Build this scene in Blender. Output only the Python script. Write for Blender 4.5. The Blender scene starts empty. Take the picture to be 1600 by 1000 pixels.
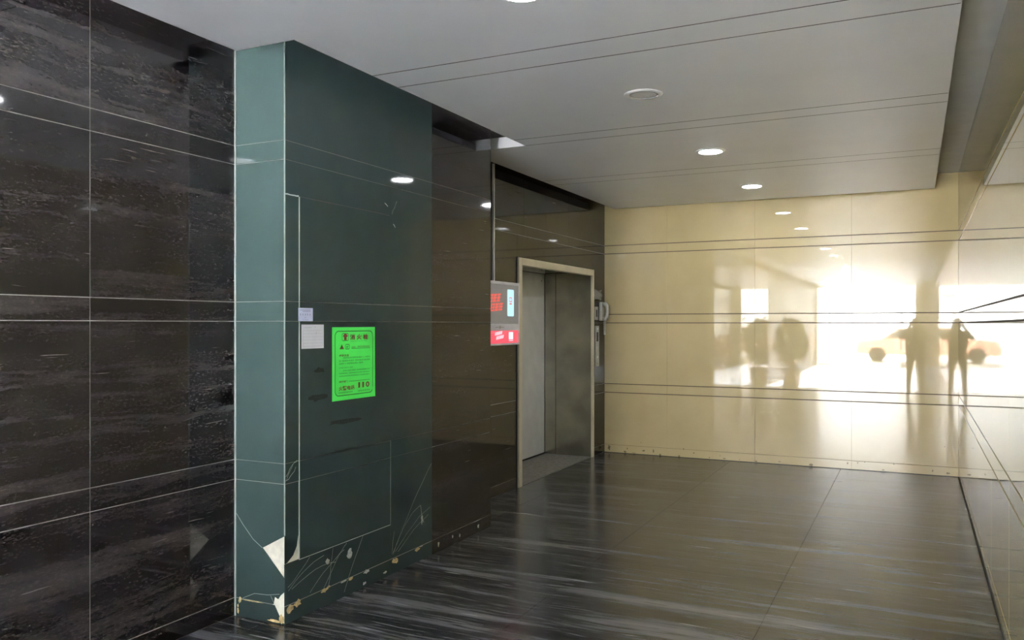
import bpy, bmesh, math, random
from mathutils import Vector, Matrix, noise
random.seed(7)
scene = bpy.context.scene
COL = scene.collection
PI = math.pi
R = math.radians

# ------------------------------------------------------------------ camera
F_PX = 1290.0
YAW = math.atan(630 / F_PX)
CAM_H = 1.55
cam = bpy.data.cameras.new('camera')
cam.sensor_width = 36
cam.lens = 36 * F_PX / 1600
cam.shift_y = 6.5 / 1600
cam.clip_start = 0.01
cam_o = bpy.data.objects.new('camera', cam)
cam_o.location = (0, 0, CAM_H)
cam_o.rotation_euler = (PI / 2, 0, YAW)
COL.objects.link(cam_o)
scene.camera = cam_o

# ------------------------------------------------------------------ sky, sun, exposure
SKY = 27.0
SUN = 900.0
LAMP = 60.0
world = bpy.data.worlds.new('sky')
scene.world = world
world.use_nodes = True
wn = world.node_tree.nodes
wn['Background'].inputs[0].default_value = (.96, .985, 1.0, 1)
wn['Background'].inputs[1].default_value = SKY
sun = bpy.data.lights.new('sun', 'SUN')
sun.energy = SUN
sun.angle = R(.5)
sun.color = (.95, .98, 1.0)
sun_o = bpy.data.objects.new('sun', sun)
sun_o.rotation_euler = (R(90 - 13.5), 0, R(-.15))    # low, streaming in through the entrance
COL.objects.link(sun_o)
for pn, sx_, loc_, rot_ in (('entrance_portal', 3.5, (-1.6, -14.25, 1.5), (R(90), 0, 0)),):
    por = bpy.data.lights.new(pn, 'AREA')          # portals only guide sky sampling through the doorways
    por.shape = 'RECTANGLE'
    por.size = sx_
    por.size_y = 3.0
    por.cycles.is_portal = True
    por_o = bpy.data.objects.new(pn, por)
    por_o.location = loc_
    por_o.rotation_euler = rot_
    COL.objects.link(por_o)
vs = scene.view_settings
vs.view_transform = 'Standard'
vs.look = 'None'
vs.exposure = 1.58
vs.gamma = 1.0
vs.use_curve_mapping = False
cy = scene.cycles
cy.max_bounces = 14
cy.diffuse_bounces = 6
cy.glossy_bounces = 8
cy.transparent_max_bounces = 8
cy.sample_clamp_indirect = 12
cy.use_denoising = True

# ------------------------------------------------------------------ key dimensions (metres)
XA, XB, XC, XR = -3.255, -2.916, -3.39, 0.395       # left wall, pillar side, lift wall, right wall
YP, YPE, YM, YB = 3.305, 5.60, 4.746, 9.50          # pillar front, pillar end, glass/marble seam, back wall
YE = -14.3                                          # entrance
ZS, ZC = 2.925, 3.09                                # slab underside, real ceiling
ROWS = [0, .095, .725, .83, 1.565, 1.668, 2.40, 2.50, ZC]

# ------------------------------------------------------------------ node helpers
class NT:
    def __init__(s, name):
        s.m = bpy.data.materials.new(name)
        s.m.use_nodes = True
        s.t = s.m.node_tree
        s.b = s.t.nodes['Principled BSDF']
    def n(s, typ, **kw):
        nd = s.t.nodes.new(typ)
        for k, v in kw.items():
            setattr(nd, k, v)
        return nd
    def l(s, a, b):
        s.t.links.new(a, b)
    def val(s, sock, v):
        if hasattr(v, 'node'):
            s.l(v, sock)
        else:
            sock.default_value = v
    def math(s, op, a, b=0.0, clamp=False):
        nd = s.n('ShaderNodeMath', operation=op, use_clamp=clamp)
        s.val(nd.inputs[0], a)
        s.val(nd.inputs[1], b)
        return nd.outputs[0]
    def noise(s, vec, scale=1.0, detail=3.0, rough=.5, dist=0.0):
        nd = s.n('ShaderNodeTexNoise')
        s.l(vec, nd.inputs['Vector'])
        nd.inputs['Scale'].default_value = scale
        nd.inputs['Detail'].default_value = detail
        nd.inputs['Roughness'].default_value = rough
        nd.inputs['Distortion'].default_value = dist
        return nd.outputs['Fac']
    def ramp(s, fac, stops):
        nd = s.n('ShaderNodeValToRGB')
        e = nd.color_ramp.elements
        while len(e) < len(stops):
            e.new(.5)
        for i, (p, c) in enumerate(stops):
            e[i].position = p
            e[i].color = (*c, 1) if len(c) == 3 else c
        s.l(fac, nd.inputs[0])
        return nd.outputs[0]
    def mix(s, fac, a, b):
        nd = s.n('ShaderNodeMix', data_type='RGBA')
        s.val(nd.inputs[0], fac)
        for i, v in ((6, a), (7, b)):
            if hasattr(v, 'node'):
                s.l(v, nd.inputs[i])
            else:
                nd.inputs[i].default_value = (*v, 1)
        return nd.outputs[2]
    def comb(s, x, y, z):
        nd = s.n('ShaderNodeCombineXYZ')
        for i, v in enumerate((x, y, z)):
            s.val(nd.inputs[i], v)
        return nd.outputs[0]
    def pos(s):
        g = s.n('ShaderNodeNewGeometry')
        sp = s.n('ShaderNodeSeparateXYZ')
        s.l(g.outputs['Position'], sp.inputs[0])
        return sp.outputs
    def rnd(s):
        return s.n('ShaderNodeObjectInfo').outputs['Random']
    def set(s, color=None, rough=None, metal=None, spec=None, ior=None, coat=None):
        b = s.b.inputs
        if color is not None:
            if hasattr(color, 'node'):
                s.l(color, b['Base Color'])
            else:
                b['Base Color'].default_value = (*color, 1)
        if rough is not None:
            s.val(b['Roughness'], rough)
        if metal is not None:
            b['Metallic'].default_value = metal
        if spec is not None:
            b['Specular IOR Level'].default_value = spec
        if ior is not None:
            b['IOR'].default_value = ior
        if coat is not None:
            b['Coat Weight'].default_value = coat
            b['Coat Roughness'].default_value = .02
        return s.m
    def bump(s, h, strength=.1, dist=.01):
        nd = s.n('ShaderNodeBump')
        nd.inputs['Strength'].default_value = strength
        nd.inputs['Distance'].default_value = dist
        s.l(h, nd.inputs['Height'])
        s.l(nd.outputs[0], s.b.inputs['Normal'])

def plain(name, color, rough=.5, metal=0.0, var=.08, spec=.5, scale=14.0):
    t = NT(name)
    p = t.pos()
    f = t.noise(t.comb(p[0], p[1], p[2]), scale, 3)
    lo = tuple(c * (1 - var) for c in color)
    hi = tuple(min(1, c * (1 + var)) for c in color)
    return t.set(t.ramp(f, [(.3, lo), (.7, hi)]), rough, metal, spec)

def emit(name, color, strength):
    t = NT(name)
    t.b.inputs['Base Color'].default_value = (.02, .02, .02, 1)
    t.b.inputs['Emission Color'].default_value = (*color, 1)
    t.b.inputs['Emission Strength'].default_value = strength
    t.b.inputs['Roughness'].default_value = .3
    return t.m

def mat_wall_marble():
    t = NT('dark_travertine')
    p = t.pos()
    u = t.math('ADD', p[0], p[1])
    r = t.math('MULTIPLY', t.rnd(), 40.0)
    wob = t.math('MULTIPLY', t.noise(t.comb(t.math('MULTIPLY', u, 2.0), r, t.math('MULTIPLY', p[2], 3.0)), 1, 2), .07)
    z = t.math('ADD', p[2], wob)
    band = t.noise(t.comb(t.math('MULTIPLY', u, .5), r, t.math('MULTIPLY', z, 9)), 1.0, 4, .6)
    soft = t.noise(t.comb(t.math('MULTIPLY', u, 5), r, t.math('MULTIPLY', z, 38)), 1.0, 4, .6)
    bs = t.math('ADD', t.math('MULTIPLY', band, .72), t.math('MULTIPLY', soft, .28))
    col = t.ramp(bs, [(.36, (.0056, .0045, .0047)), (.5, (.0122, .0098, .0100)), (.66, (.036, .0292, .0288))])
    fine = t.noise(t.comb(t.math('MULTIPLY', u, 45), r, t.math('MULTIPLY', z, 130)), 1.0, 3, .7)
    sp = t.ramp(fine, [(.52, (0, 0, 0)), (.75, (1, 1, 1))])
    spm = t.math('MULTIPLY', sp, t.ramp(bs, [(.38, (.12,) * 3), (.6, (.7,) * 3)]))
    col = t.mix(t.math('MULTIPLY', spm, .6), col, (.11, .095, .09))
    dk = t.ramp(fine, [(.26, (1, 1, 1)), (.42, (0, 0, 0))])
    col = t.mix(t.math('MULTIPLY', dk, .5), col, (.006, .005, .005))
    vein = t.noise(t.comb(t.math('MULTIPLY', u, 4.5), r, t.math('MULTIPLY', z, 150)), 1.0, 2, .5)
    brk = t.noise(t.comb(t.math('MULTIPLY', u, 1.6), r, t.math('MULTIPLY', z, 7)), 1.0, 3, .6)
    v = t.math('MULTIPLY', t.ramp(vein, [(.71, (0, 0, 0)), (.76, (1, 1, 1))]), t.ramp(brk, [(.47, (0, 0, 0)), (.58, (1, 1, 1))]))
    col = t.mix(t.math('MULTIPLY', v, .8), col, (.24, .22, .205))
    return t.set(col, .05, spec=.5)

def mat_floor():
    t = NT('polished_dark_streaked_marble')
    p = t.pos()
    r = t.math('MULTIPLY', t.rnd(), .16)
    wob = t.math('MULTIPLY', t.noise(t.comb(t.math('MULTIPLY', p[0], 2.2), t.math('MULTIPLY', p[1], 2), r), 1, 1.5), .06)
    y = t.math('ADD', p[1], wob)
    b1 = t.noise(t.comb(t.math('MULTIPLY', p[0], .55), t.math('MULTIPLY', y, 7.0), r), 1.0, 3, .55)
    b2 = t.noise(t.comb(t.math('MULTIPLY', p[0], 1.3), t.math('MULTIPLY', y, 24.0), r), 1.0, 4, .6)
    col = t.ramp(b1, [(.35, (.010, .0105, .0115)), (.50, (.028, .029, .031)), (.57, (.050, .051, .053)), (.615, (.105, .106, .108)), (.72, (.15, .15, .15))])
    s2 = t.ramp(b2, [(.53, (0, 0, 0)), (.64, (1, 1, 1))])
    col = t.mix(t.math('MULTIPLY', s2, .5), col, (.15, .147, .14))
    fine = t.noise(t.comb(t.math('MULTIPLY', p[0], 5), t.math('MULTIPLY', y, 60), r), 1.0, 3, .6)
    fs = t.ramp(fine, [(.50, (0, 0, 0)), (.72, (1, 1, 1))])
    col = t.mix(t.math('MULTIPLY', fs, .6), col, (.14, .142, .145))
    dk = t.ramp(fine, [(.28, (1, 1, 1)), (.46, (0, 0, 0))])
    col = t.mix(t.math('MULTIPLY', dk, .6), col, (.006, .006, .006))
    vein = t.noise(t.comb(t.math('MULTIPLY', p[0], 2.6), t.math('MULTIPLY', y, 34), r), 1.0, 2, .5)
    brk = t.noise(t.comb(t.math('MULTIPLY', p[0], 1.5), t.math('MULTIPLY', y, 5), r), 1.0, 3, .6)
    v = t.math('MULTIPLY', t.ramp(vein, [(.66, (0, 0, 0)), (.76, (1, 1, 1))]), t.ramp(brk, [(.45, (0, 0, 0)), (.56, (1, 1, 1))]))
    col = t.mix(t.math('MULTIPLY', v, .85), col, (.36, .36, .36))
    rough = .21
    return t.set(col, rough, spec=.5)

def mat_cream(name='cream_glazed_tile'):
    t = NT(name)
    p = t.pos()
    v = t.comb(p[0], p[1], p[2])
    f = t.noise(v, 2.2, 5)
    f2 = t.noise(v, 60, 3)
    col = t.ramp(f, [(.3, (.435, .362, .190)), (.7, (.48, .405, .222))])
    col = t.mix(t.ramp(f2, [(.62, (0, 0, 0)), (.8, (.25,) * 3)]), col, (.5, .41, .24))
    pass
    return t.set(col, .022, spec=.44, ior=1.5)

def mat_green_glass():
    t = NT('green_back_painted_glass')
    p = t.pos()
    f = t.noise(t.comb(p[0], p[1], p[2]), 5, 4)
    col = t.ramp(f, [(.3, (.0225, .0365, .0345)), (.7, (.0255, .0405, .0385))])
    return t.set(col, .04, spec=.42)

def mat_steel(name, base, rough, streak=.5, horiz=True, metal=.75):
    t = NT(name)
    p = t.pos()
    u = t.math('ADD', p[0], p[1])
    if horiz:
        v = t.comb(t.math('MULTIPLY', u, 3), 0.0, t.math('MULTIPLY', p[2], 60))
    else:
        v = t.comb(t.math('MULTIPLY', u, 60), 0.0, t.math('MULTIPLY', p[2], 3))
    f = t.noise(v, 1, 4)
    g = t.noise(t.comb(p[0], p[1], p[2]), 3.2, 5)
    lo = tuple(c * (1 - .35 * streak) for c in base)
    col = t.mix(t.ramp(g, [(.35, (0, 0, 0)), (.7, (1, 1, 1))]), lo, base)
    col = t.mix(t.math('MULTIPLY', f, .3), col, tuple(c * .6 for c in base))
    t.bump(t.noise(t.comb(p[0], p[1], p[2]), 5, 3), .10, .02)
    return t.set(col, rough, metal)

M = {}
M['marble'] = mat_wall_marble()
M['floor'] = mat_floor()
M['cream'] = mat_cream()
M['green'] = mat_green_glass()
M['grout_light'] = plain('pale_grout', (.42, .40, .37), .8)
M['grout_mid'] = plain('grey_grout', (.25, .24, .22), .8)
M['grout_dark'] = plain('dark_grout', (.06, .05, .04), .8)
M['grout_cream'] = plain('brown_grout', (.10, .075, .045), .8)
M['ceil'] = plain('white_metal_ceiling_panel', (.86, .885, .93), .38, var=.02, scale=3)
M['ceil'].node_tree.nodes['Principled BSDF'].inputs['Coat Weight'].default_value = .25
M['ceil'].node_tree.nodes['Principled BSDF'].inputs['Coat Roughness'].default_value = .3
M['ceil_up'] = plain('painted_plaster_ceiling', (.70, .69, .67), .8, var=.05, scale=4)
M['steel'] = mat_steel('worn_stainless_steel', (.55, .525, .42), .2, streak=1.2)
M['steel_frame'] = mat_steel('brushed_frame_steel', (.80, .74, .58), .4, horiz=False, metal=.3)
M['panel_steel'] = plain('dull_panel_steel', (.40, .40, .37), .35, .3)
M['door'] = plain('grey_painted_steel_door', (.68, .69, .67), .16, var=.05, scale=6)
M['sill'] = plain('worn_concrete_sill', (.20, .195, .175), .7, var=.25, scale=25)
M['dark'] = plain('black_gap', (.012, .012, .012), .7)
M['white_paint'] = plain('white_enamel', (.75, .75, .74), .35, var=.03)
M['plaster'] = plain('exposed_white_board', (.78, .76, .64), .75, var=.12, scale=30)
M['glue'] = plain('yellow_glue_residue', (.42, .31, .14), .8, var=.4, scale=60)
M['chip_grey'] = plain('grey_chipped_glass', (.30, .31, .28), .5, var=.3, scale=60)
M['crack'] = plain('pale_glass_crack', (.36, .40, .38), .4)
M['trim'] = plain('pale_silicone_trim', (.36, .40, .37), .5)
M['paper_green'] = plain('fluorescent_green_paper', (.07, .80, .10), .6, var=.03)
M['paper_white'] = plain('white_paper', (.72, .73, .76), .6, var=.03)
M['paper_blue'] = plain('bluish_white_paper', (.62, .66, .86), .6, var=.03)
M['ink_red'] = plain('dark_red_ink', (.16, .012, .008), .6)
M['ink_green'] = plain('dark_green_ink', (.012, .12, .008), .6)
M['ink_brown'] = plain('brown_ink', (.10, .06, .006), .6)
M['ink_grey'] = plain('grey_ink', (.30, .31, .32), .6)
M['ink_blue'] = plain('blue_black_ink', (.09, .10, .22), .6)
M['plastic_grey'] = plain('silver_grey_plastic', (.80, .78, .83), .4, var=.03)
M['plastic_white'] = plain('aged_white_plastic', (.50, .50, .43), .4, var=.05)
M['screen_dark'] = emit('dim_lcd', (.15, .145, .135), .34)
M['screen_red'] = emit('red_lcd', (1.0, .085, .13), .38)
M['screen_redtext'] = emit('red_lcd_lettering', (.85, .10, .075), .38)
M['screen_white'] = emit('white_lcd', (1.0, .86, .95), .38)
M['screen_blue'] = emit('pale_blue_lcd', (.50, .83, 1.0), .38)
M['lamp_on'] = emit('lit_led_diffuser', (.93, .95, 1.0), LAMP)
M['lamp_off'] = plain('unlit_diffuser', (.80, .80, .80), .3, var=.02)
M['chrome'] = plain('satin_chrome_ring', (.85, .85, .86), .25, .6, var=.02)
M['stain'] = plain('grime', (.16, .13, .06), .8, var=.4, scale=80)
M['tape'] = plain('dark_tape_residue', (.007, .010, .009), .7, var=.3, scale=60, spec=.05)

# ------------------------------------------------------------------ object helpers
WLOC = {}
def link(name, mesh, mat=None, parent=None, loc=(0, 0, 0)):
    """loc is a world position; children keep it relative to their parent."""
    o = bpy.data.objects.new(name, mesh)
    COL.objects.link(o)
    w = Vector(loc)
    WLOC[o] = w
    if parent is not None:
        o.parent = parent
        o.location = w - WLOC[parent]
    else:
        o.location = w
    if mat is not None and mesh is not None and len(mesh.materials) == 0:
        mesh.materials.append(M[mat] if isinstance(mat, str) else mat)
    return o

def tag(o, label=None, cat=None, group=None, kind=None):
    for k, v in (('label', label), ('category', cat), ('group', group), ('kind', kind)):
        if v:
            o[k] = v
    return o

def thing(name, loc, label, cat, group=None):
    return tag(link(name, None, None, None, loc), label, cat, group)

def mesh_of(name, verts, faces, smooth=False):
    me = bpy.data.meshes.new(name)
    me.from_pydata([tuple(v) for v in verts], [], faces)
    me.update()
    if smooth:
        for p in me.polygons:
            p.use_smooth = True
    return me

def bm_mesh(name, bm, smooth=False):
    bmesh.ops.recalc_face_normals(bm, faces=bm.faces)
    me = bpy.data.meshes.new(name)
    bm.to_mesh(me)
    bm.free()
    if smooth:
        for p in me.polygons:
            p.use_smooth = True
    return me

def add_box(bm, x0, x1, y0, y1, z0, z1):
    vs_ = [bm.verts.new(v) for v in ((x0, y0, z0), (x1, y0, z0), (x1, y1, z0), (x0, y1, z0),
                                     (x0, y0, z1), (x1, y0, z1), (x1, y1, z1), (x0, y1, z1))]
    for f in ((0, 3, 2, 1), (4, 5, 6, 7), (0, 1, 5, 4), (1, 2, 6, 5), (2, 3, 7, 6), (3, 0, 4, 7)):
        bm.faces.new([vs_[i] for i in f])
    return vs_

def box(name, x0, x1, y0, y1, z0, z1, mat, parent=None, bev=0.0, seg=1):
    """a box whose origin sits at its base centre"""
    cx, cyy = (x0 + x1) / 2, (y0 + y1) / 2
    bm = bmesh.new()
    add_box(bm, x0 - cx, x1 - cx, y0 - cyy, y1 - cyy, 0, z1 - z0)
    if bev > 0:
        bmesh.ops.bevel(bm, geom=list(bm.edges), offset=bev, segments=seg, affect='EDGES', profile=.5)
    return link(name, bm_mesh(name, bm), mat, parent, (cx, cyy, z0))

def boxes(name, lst, mat, parent=None):
    bm = bmesh.new()
    for b in lst:
        add_box(bm, *b)
    return link(name, bm_mesh(name, bm), mat, parent)

# tiles: local (u, v, w); w is the outward normal
AX = {'x+': lambda u, v, w: (w, u, v), 'x-': lambda u, v, w: (-w, -u, v),
      'y-': lambda u, v, w: (u, -w, v), 'y+': lambda u, v, w: (-u, w, v),
      'z+': lambda u, v, w: (u, v, w), 'z-': lambda u, v, w: (u, -v, -w)}
CACHE = {}
def tile_mesh(axis, du, dv, depth, bev, mat):
    k = (axis, round(du, 4), round(dv, 4), depth, bev, mat)
    if k in CACHE:
        return CACHE[k]
    a, b, c = du / 2, dv / 2, bev
    ring = lambda p, q, w: [(-p, -q, w), (p, -q, w), (p, q, w), (-p, q, w)]
    v = ring(a, b, -depth) + ring(a, b, -c) + ring(a - c, b - c, 0)
    f = [(8, 9, 10, 11)]
    for i in range(4):
        j = (i + 1) % 4
        f += [(i, j, 4 + j, 4 + i), (4 + i, 4 + j, 8 + j, 8 + i)]
    me = mesh_of('tile', [AX[axis](*p) for p in v], f)
    bm = bmesh.new()
    bm.from_mesh(me)
    bmesh.ops.recalc_face_normals(bm, faces=bm.faces)
    # an open back: make sure normals point outward
    top = max(bm.faces, key=lambda q: q.calc_area())
    if Vector(AX[axis](0, 0, 1)).dot(top.normal) < 0:
        bmesh.ops.reverse_faces(bm, faces=bm.faces)
    bm.to_mesh(me)
    bm.free()
    me.materials.append(M[mat])
    CACHE[k] = me
    return me

def tile(parent, axis, plane, u0, u1, v0, v1, mat, gl=.002, gr=.002, gb=.002, gt=.002, depth=.012, bev=.0015, name='tile'):
    u0, u1, v0, v1 = u0 + gl, u1 - gr, v0 + gb, v1 - gt
    me = tile_mesh(axis, u1 - u0, v1 - v0, depth, bev, mat)
    cu, cv = (u0 + u1) / 2, (v0 + v1) / 2
    loc = {'x': (plane, cu, cv), 'y': (cu, plane, cv), 'z': (cu, cv, plane)}[axis[0]]
    return link(name, me, None, parent, loc)

def prism(name, axis, plane, pts, depth, mat, parent=None):
    """polygon pts in (a, b) of the face plane, extruded inward by depth"""
    def w3(a, b, d):
        s = 1 if axis[1] == '+' else -1
        return {'x': (plane - s * d, a, b), 'y': (a, plane - s * d, b), 'z': (a, b, plane - s * d)}[axis[0]]
    n = len(pts)
    c = Vector(w3(sum(p[0] for p in pts) / n, sum(p[1] for p in pts) / n, 0))
    bm = bmesh.new()
    A = [bm.verts.new(Vector(w3(*p, 0)) - c) for p in pts]
    B = [bm.verts.new(Vector(w3(*p, depth)) - c) for p in pts]
    bm.faces.new(A)
    bm.faces.new(B[::-1])
    for i in range(n):
        j = (i + 1) % n
        bm.faces.new([A[i], B[i], B[j], A[j]])
    return link(name, bm_mesh(name, bm), mat, parent, c)

def tube_bm(bm, pts, r, seg=8):
    rings = []
    for i, p in enumerate(pts):
        p = Vector(p)
        d = (Vector(pts[min(i + 1, len(pts) - 1)]) - Vector(pts[max(i - 1, 0)])).normalized()
        up = Vector((0, 0, 1)) if abs(d.z) < .9 else Vector((1, 0, 0))
        a = d.cross(up).normalized()
        b = d.cross(a)
        rr = r[i] if isinstance(r, (list, tuple)) else r
        rings.append([bm.verts.new(p + (a * math.cos(2 * PI * k / seg) + b * math.sin(2 * PI * k / seg)) * rr) for k in range(seg)])
    for q in range(len(rings) - 1):
        for k in range(seg):
            bm.faces.new([rings[q][k], rings[q][(k + 1) % seg], rings[q + 1][(k + 1) % seg], rings[q + 1][k]])
    bm.faces.new(rings[0])
    bm.faces.new(rings[-1][::-1])

def tube(name, pts, r, mat, parent=None, seg=8):
    c = Vector(pts[0])
    bm = bmesh.new()
    tube_bm(bm, [Vector(p) - c for p in pts], r, seg)
    return link(name, bm_mesh(name, bm, True), mat, parent, c)

def lathe(name, prof, mat, parent, loc, seg=32, smooth=True, caps=True):
    v, f = [], []
    for r, z in prof:
        for k in range(seg):
            a = 2 * PI * k / seg
            v.append((r * math.cos(a), r * math.sin(a), z))
    for i in range(len(prof) - 1):
        for k in range(seg):
            q = (k + 1) % seg
            f.append((i * seg + k, i * seg + q, (i + 1) * seg + q, (i + 1) * seg + k))
    if caps:
        f.append(tuple(range(seg)))
        f.append(tuple((len(prof) - 1) * seg + k for k in reversed(range(seg))))
    me = mesh_of(name, v, f)
    bm = bmesh.new()
    bm.from_mesh(me)
    bmesh.ops.recalc_face_normals(bm, faces=bm.faces)
    bm.to_mesh(me)
    bm.free()
    for p in me.polygons:
        p.use_smooth = smooth and len(p.vertices) == 4
    return link(name, me, mat, parent, loc)

# ================================================================== FLOOR
bm = bmesh.new()
add_box(bm, -6.5, XR + .25, -1.0, YB + .4, -.2, -.004)
add_box(bm, -6.5, XR + .25, -2.0, -1.0, -.2, 0)
floor = tag(link('floor', bm_mesh('floor', bm), 'floor'), kind='structure')
tag(box('floor_lobby', -6.5, XR + .25, YE - .3, -2.0, -.2, 0, plain('pale_lobby_tile', (.75, .78, .83), .25, var=.05, scale=2)), kind='structure')
fx = [-4.2, -3.04, -1.88, -.716, XR]
fy = [YB - .62 * k for k in range(18)]
for i in range(4):
    for j in range(17):
        y1, y0 = fy[j], max(fy[j + 1], -1.0)
        if y1 <= -.99:
            continue
        x0, x1 = fx[i], fx[i + 1]
        if i == 0:
            x0 = XC if y1 > YPE + .2 else XA
        if x1 <= x0:
            continue
        tile(floor, 'z+', 0, x0, x1, y0, y1, 'floor', .001, .001, .0008, .0008, .01, .0006)

# ================================================================== LEFT WALL
bm = bmesh.new()
add_box(bm, XA - .25, XA - .0025, -2.0, YP + .02, 0, ZC)
wall_left = tag(link('wall_left', bm_mesh('wall_left', bm), 'grout_mid'), kind='structure')
cols = [YP, 2.445, 1.445, .445, -.555, -2.0]
for i in range(5):
    for k in range(8):
        tile(wall_left, 'x+', XA, cols[i + 1], cols[i], ROWS[k], ROWS[k + 1], 'marble', .0018, .0018, .0022, .0022, .012, .001)
# plain stretch of lobby wall behind the camera
tag(box('wall_lobby', -3.65, -3.40, YE, -2.0, 0, ZC, plain('brown_lobby_cladding', (.10, .085, .065), .4)), kind='structure')

# ================================================================== CEILING
bm = bmesh.new()
add_box(bm, -4.2, 1.0, YE - .2, YB + .3, ZC, ZC + .15)
ceiling = tag(link('ceiling', bm_mesh('ceiling', bm), 'ceil_up'), kind='structure')
XSR = .18
def joint_strip(y, xl):
    box('joint_strip', xl + .004, XSR - .004, y - .0046, y + .0046, ZS + .0001, ZS + .040, 'dark', ceiling)
for y_, xl_ in ((7.52, -3.225), (7.27, -3.225), (5.76, -2.70), (5.55, -2.70), (4.02, -2.70), (3.77, -2.70), (2.27, -3.07), (2.04, -3.07)):
    joint_strip(y_, xl_)
def panel(y0, y1, xl, th=.05):
    o = box('ceiling_panel', xl, XSR, y0 + .0045, y1 - .0045, ZS, ZS + th, 'ceil', ceiling)
    return o
panel(7.52, 9.39, -3.225, .085)
panel(7.27, 7.52, -3.225, .085)
panel(5.76, 7.27, -3.225, .085)
panel(5.55, 5.76, -2.70)
panel(4.02, 5.55, -2.70)
panel(3.77, 4.02, -2.70)
# this one steps round the pillar
prism('ceiling_panel', 'z-', ZS, [(-3.07, 2.2745), (XSR, 2.2745), (XSR, 3.7655), (-2.70, 3.7655), (-2.70, 3.125), (-3.07, 3.125)], .05, 'ceil', ceiling)
y = 2.27
while y > YE + .3:
    panel(y - .23, y, -3.07)
    panel(max(y - 1.755, YE + .02), y - .23, -3.07)
    y -= 1.755

# ================================================================== PILLAR
pillar = thing('pillar', (-3.1, YP, 0), 'square pillar clad in green glass and dark marble, chipped at its foot', 'pillar')
bm = bmesh.new()
add_box(bm, XC + .01, XB - .005, YP + .005, YPE - .005, 0, ZC)
core = link('core', bm_mesh('core', bm), 'grout_mid', pillar)
# front face, green glass, one panel per course; broken corners low down
FY = dict(depth=.005)
g = .002
for k in range(8):
    z0, z1 = ROWS[k], ROWS[k + 1]
    if k == 0:
        prism('glass_panel', 'y-', YP, [(XA, 0), (-2.918, 0), (-2.945, .03), (-2.985, .093), (XA, .093)], .004, 'green', pillar)
    elif k == 1:
        prism('glass_panel', 'y-', YP, [(XA, .097), (-2.992, .097), (-2.983, .137), (-2.960, .128), (-2.945, .148), (XB, .172), (XB, .237), (-3.066, .381), (XB, .458), (XB, z1 - g), (XA, z1 - g)], .004, 'green', pillar)
    else:
        tile(pillar, 'y-', YP, XA, XB, z0, z1, 'green', 0.004, .001, .0012, .0012, .004, .0008, 'glass_panel')
# side face: narrow strip, cabinet door zone, right column
DY0, DY1, DZ0, DZ1 = 3.414, 4.257, .312, 2.22
sx = 'x+'
def gp(y0, y1, z0, z1, parent=pillar, gg=.0010, name='glass_panel', plane=XB):
    return tile(parent, sx, plane, y0, y1, z0, z1, 'green', gg, gg, gg, gg, .004, .0002, name)
gp(YP, YM, 2.50, ZC)
gp(YP, YM, 2.40, 2.50)
gp(YP, DY1, DZ1, 2.40, gg=.0005)
for z0, z1 in ((.725, .83), (.83, 1.565), (1.565, 1.668), (1.668, DZ1)):
    gp(YP, DY0, z0, z1)
prism('glass_panel', 'x+', XB, [(YP + .002, .314), (3.325, .316), (3.37, .345), (3.397, .385), (3.411, .45), (3.411, .723), (YP + .002, .723)], .004, 'green', pillar)
gp(YP, DY1, .095, DZ0, gg=.0006)
gp(YP, DY1, 0, .095, gg=.0011)
for z0, z1 in zip(ROWS[:6], ROWS[1:7]):
    gp(DY1, YM, z0, z1, gg=.0006)
# marble end of the pillar side, and its back
for k in range(8):
    tile(pillar, 'x+', XB, YM, YPE, ROWS[k], ROWS[k + 1], 'marble', .001, 0, .002, .002, .004, .0008)
    tile(pillar, 'y+', YPE, -XB, -XC - .006, ROWS[k], ROWS[k + 1], 'marble', 0, 0, .002, .002, .004, .0008).location.x = (XB + XC + .006) / 2 - WLOC[pillar].x
# white board laid bare where the glass has broken off
for ax_, pl_, q in (('y-', YP + .0035, [(XB - .005, .21), (-3.08, .38), (XB - .005, .48)]), ('y-', YP + .0035, [(XB - .005, 0), (-3.0, .08), (-3.0, .15), (XB - .005, .19)]), ('x+', XB - .0035, [(3.315, .313), (3.4135, .313), (3.4135, .47), (3.36, .345)])):
    prism('exposed_board', ax_, pl_, q, .0015, 'plaster', pillar)['label'] = 'white board laid bare by broken glass'
# trims
box('corner_trim', XA, XA + .007, YP - .006, YP + .002, 0, ZC, 'trim', pillar)
box('corner_trim', XB - .004, XB + .0008, YP - .0008, YP + .004, .46, ZC, 'trim', pillar)
# hydrant cabinet door set into the pillar side
hd = link('cabinet_door', mesh_of('cabinet_door', [(-.02, DY0, DZ0), (-.02, DY1, DZ0), (-.02, DY1, DZ1), (-.02, DY0, DZ1), (-.004, DY0, DZ0), (-.004, DY1, DZ0), (-.004, DY1, DZ1), (-.004, DY0, DZ1)],
          [(0, 3, 2, 1), (4, 5, 6, 7), (0, 1, 5, 4), (1, 2, 6, 5), (2, 3, 7, 6), (3, 0, 4, 7)]), 'grout_light', pillar, (XB + .0035, 0, 0))
hd['label'] = 'green glass fire hydrant cabinet door with pale joints'
for z0, z1 in ((DZ0, .725), (.725, .83), (.83, 1.565), (1.565, 1.668), (1.668, DZ1)):
    gp(DY0 + .003, DY1 - .002, z0, z1, hd, .0007, 'glass_panel', XB + .003)
box('door_edge', XB - .002, XB + .0042, DY0 - .0008, DY0 + .0022, DZ0, DZ1, 'trim', pillar)
box('door_gap', XB - .002, XB + .0008, DY0, DY1 - .05, DZ1 - .003, DZ1 + .004, 'dark', pillar)
box('door_gap', XB - .002, XB + .0006, DY1 - .0025, DY1 + .0025, DZ0, .83, 'trim', pillar)
box('door_gap', XB - .002, XB + .0006, DY0, DY1, DZ0 - .004, DZ0 + .001, 'trim', pillar)
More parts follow.
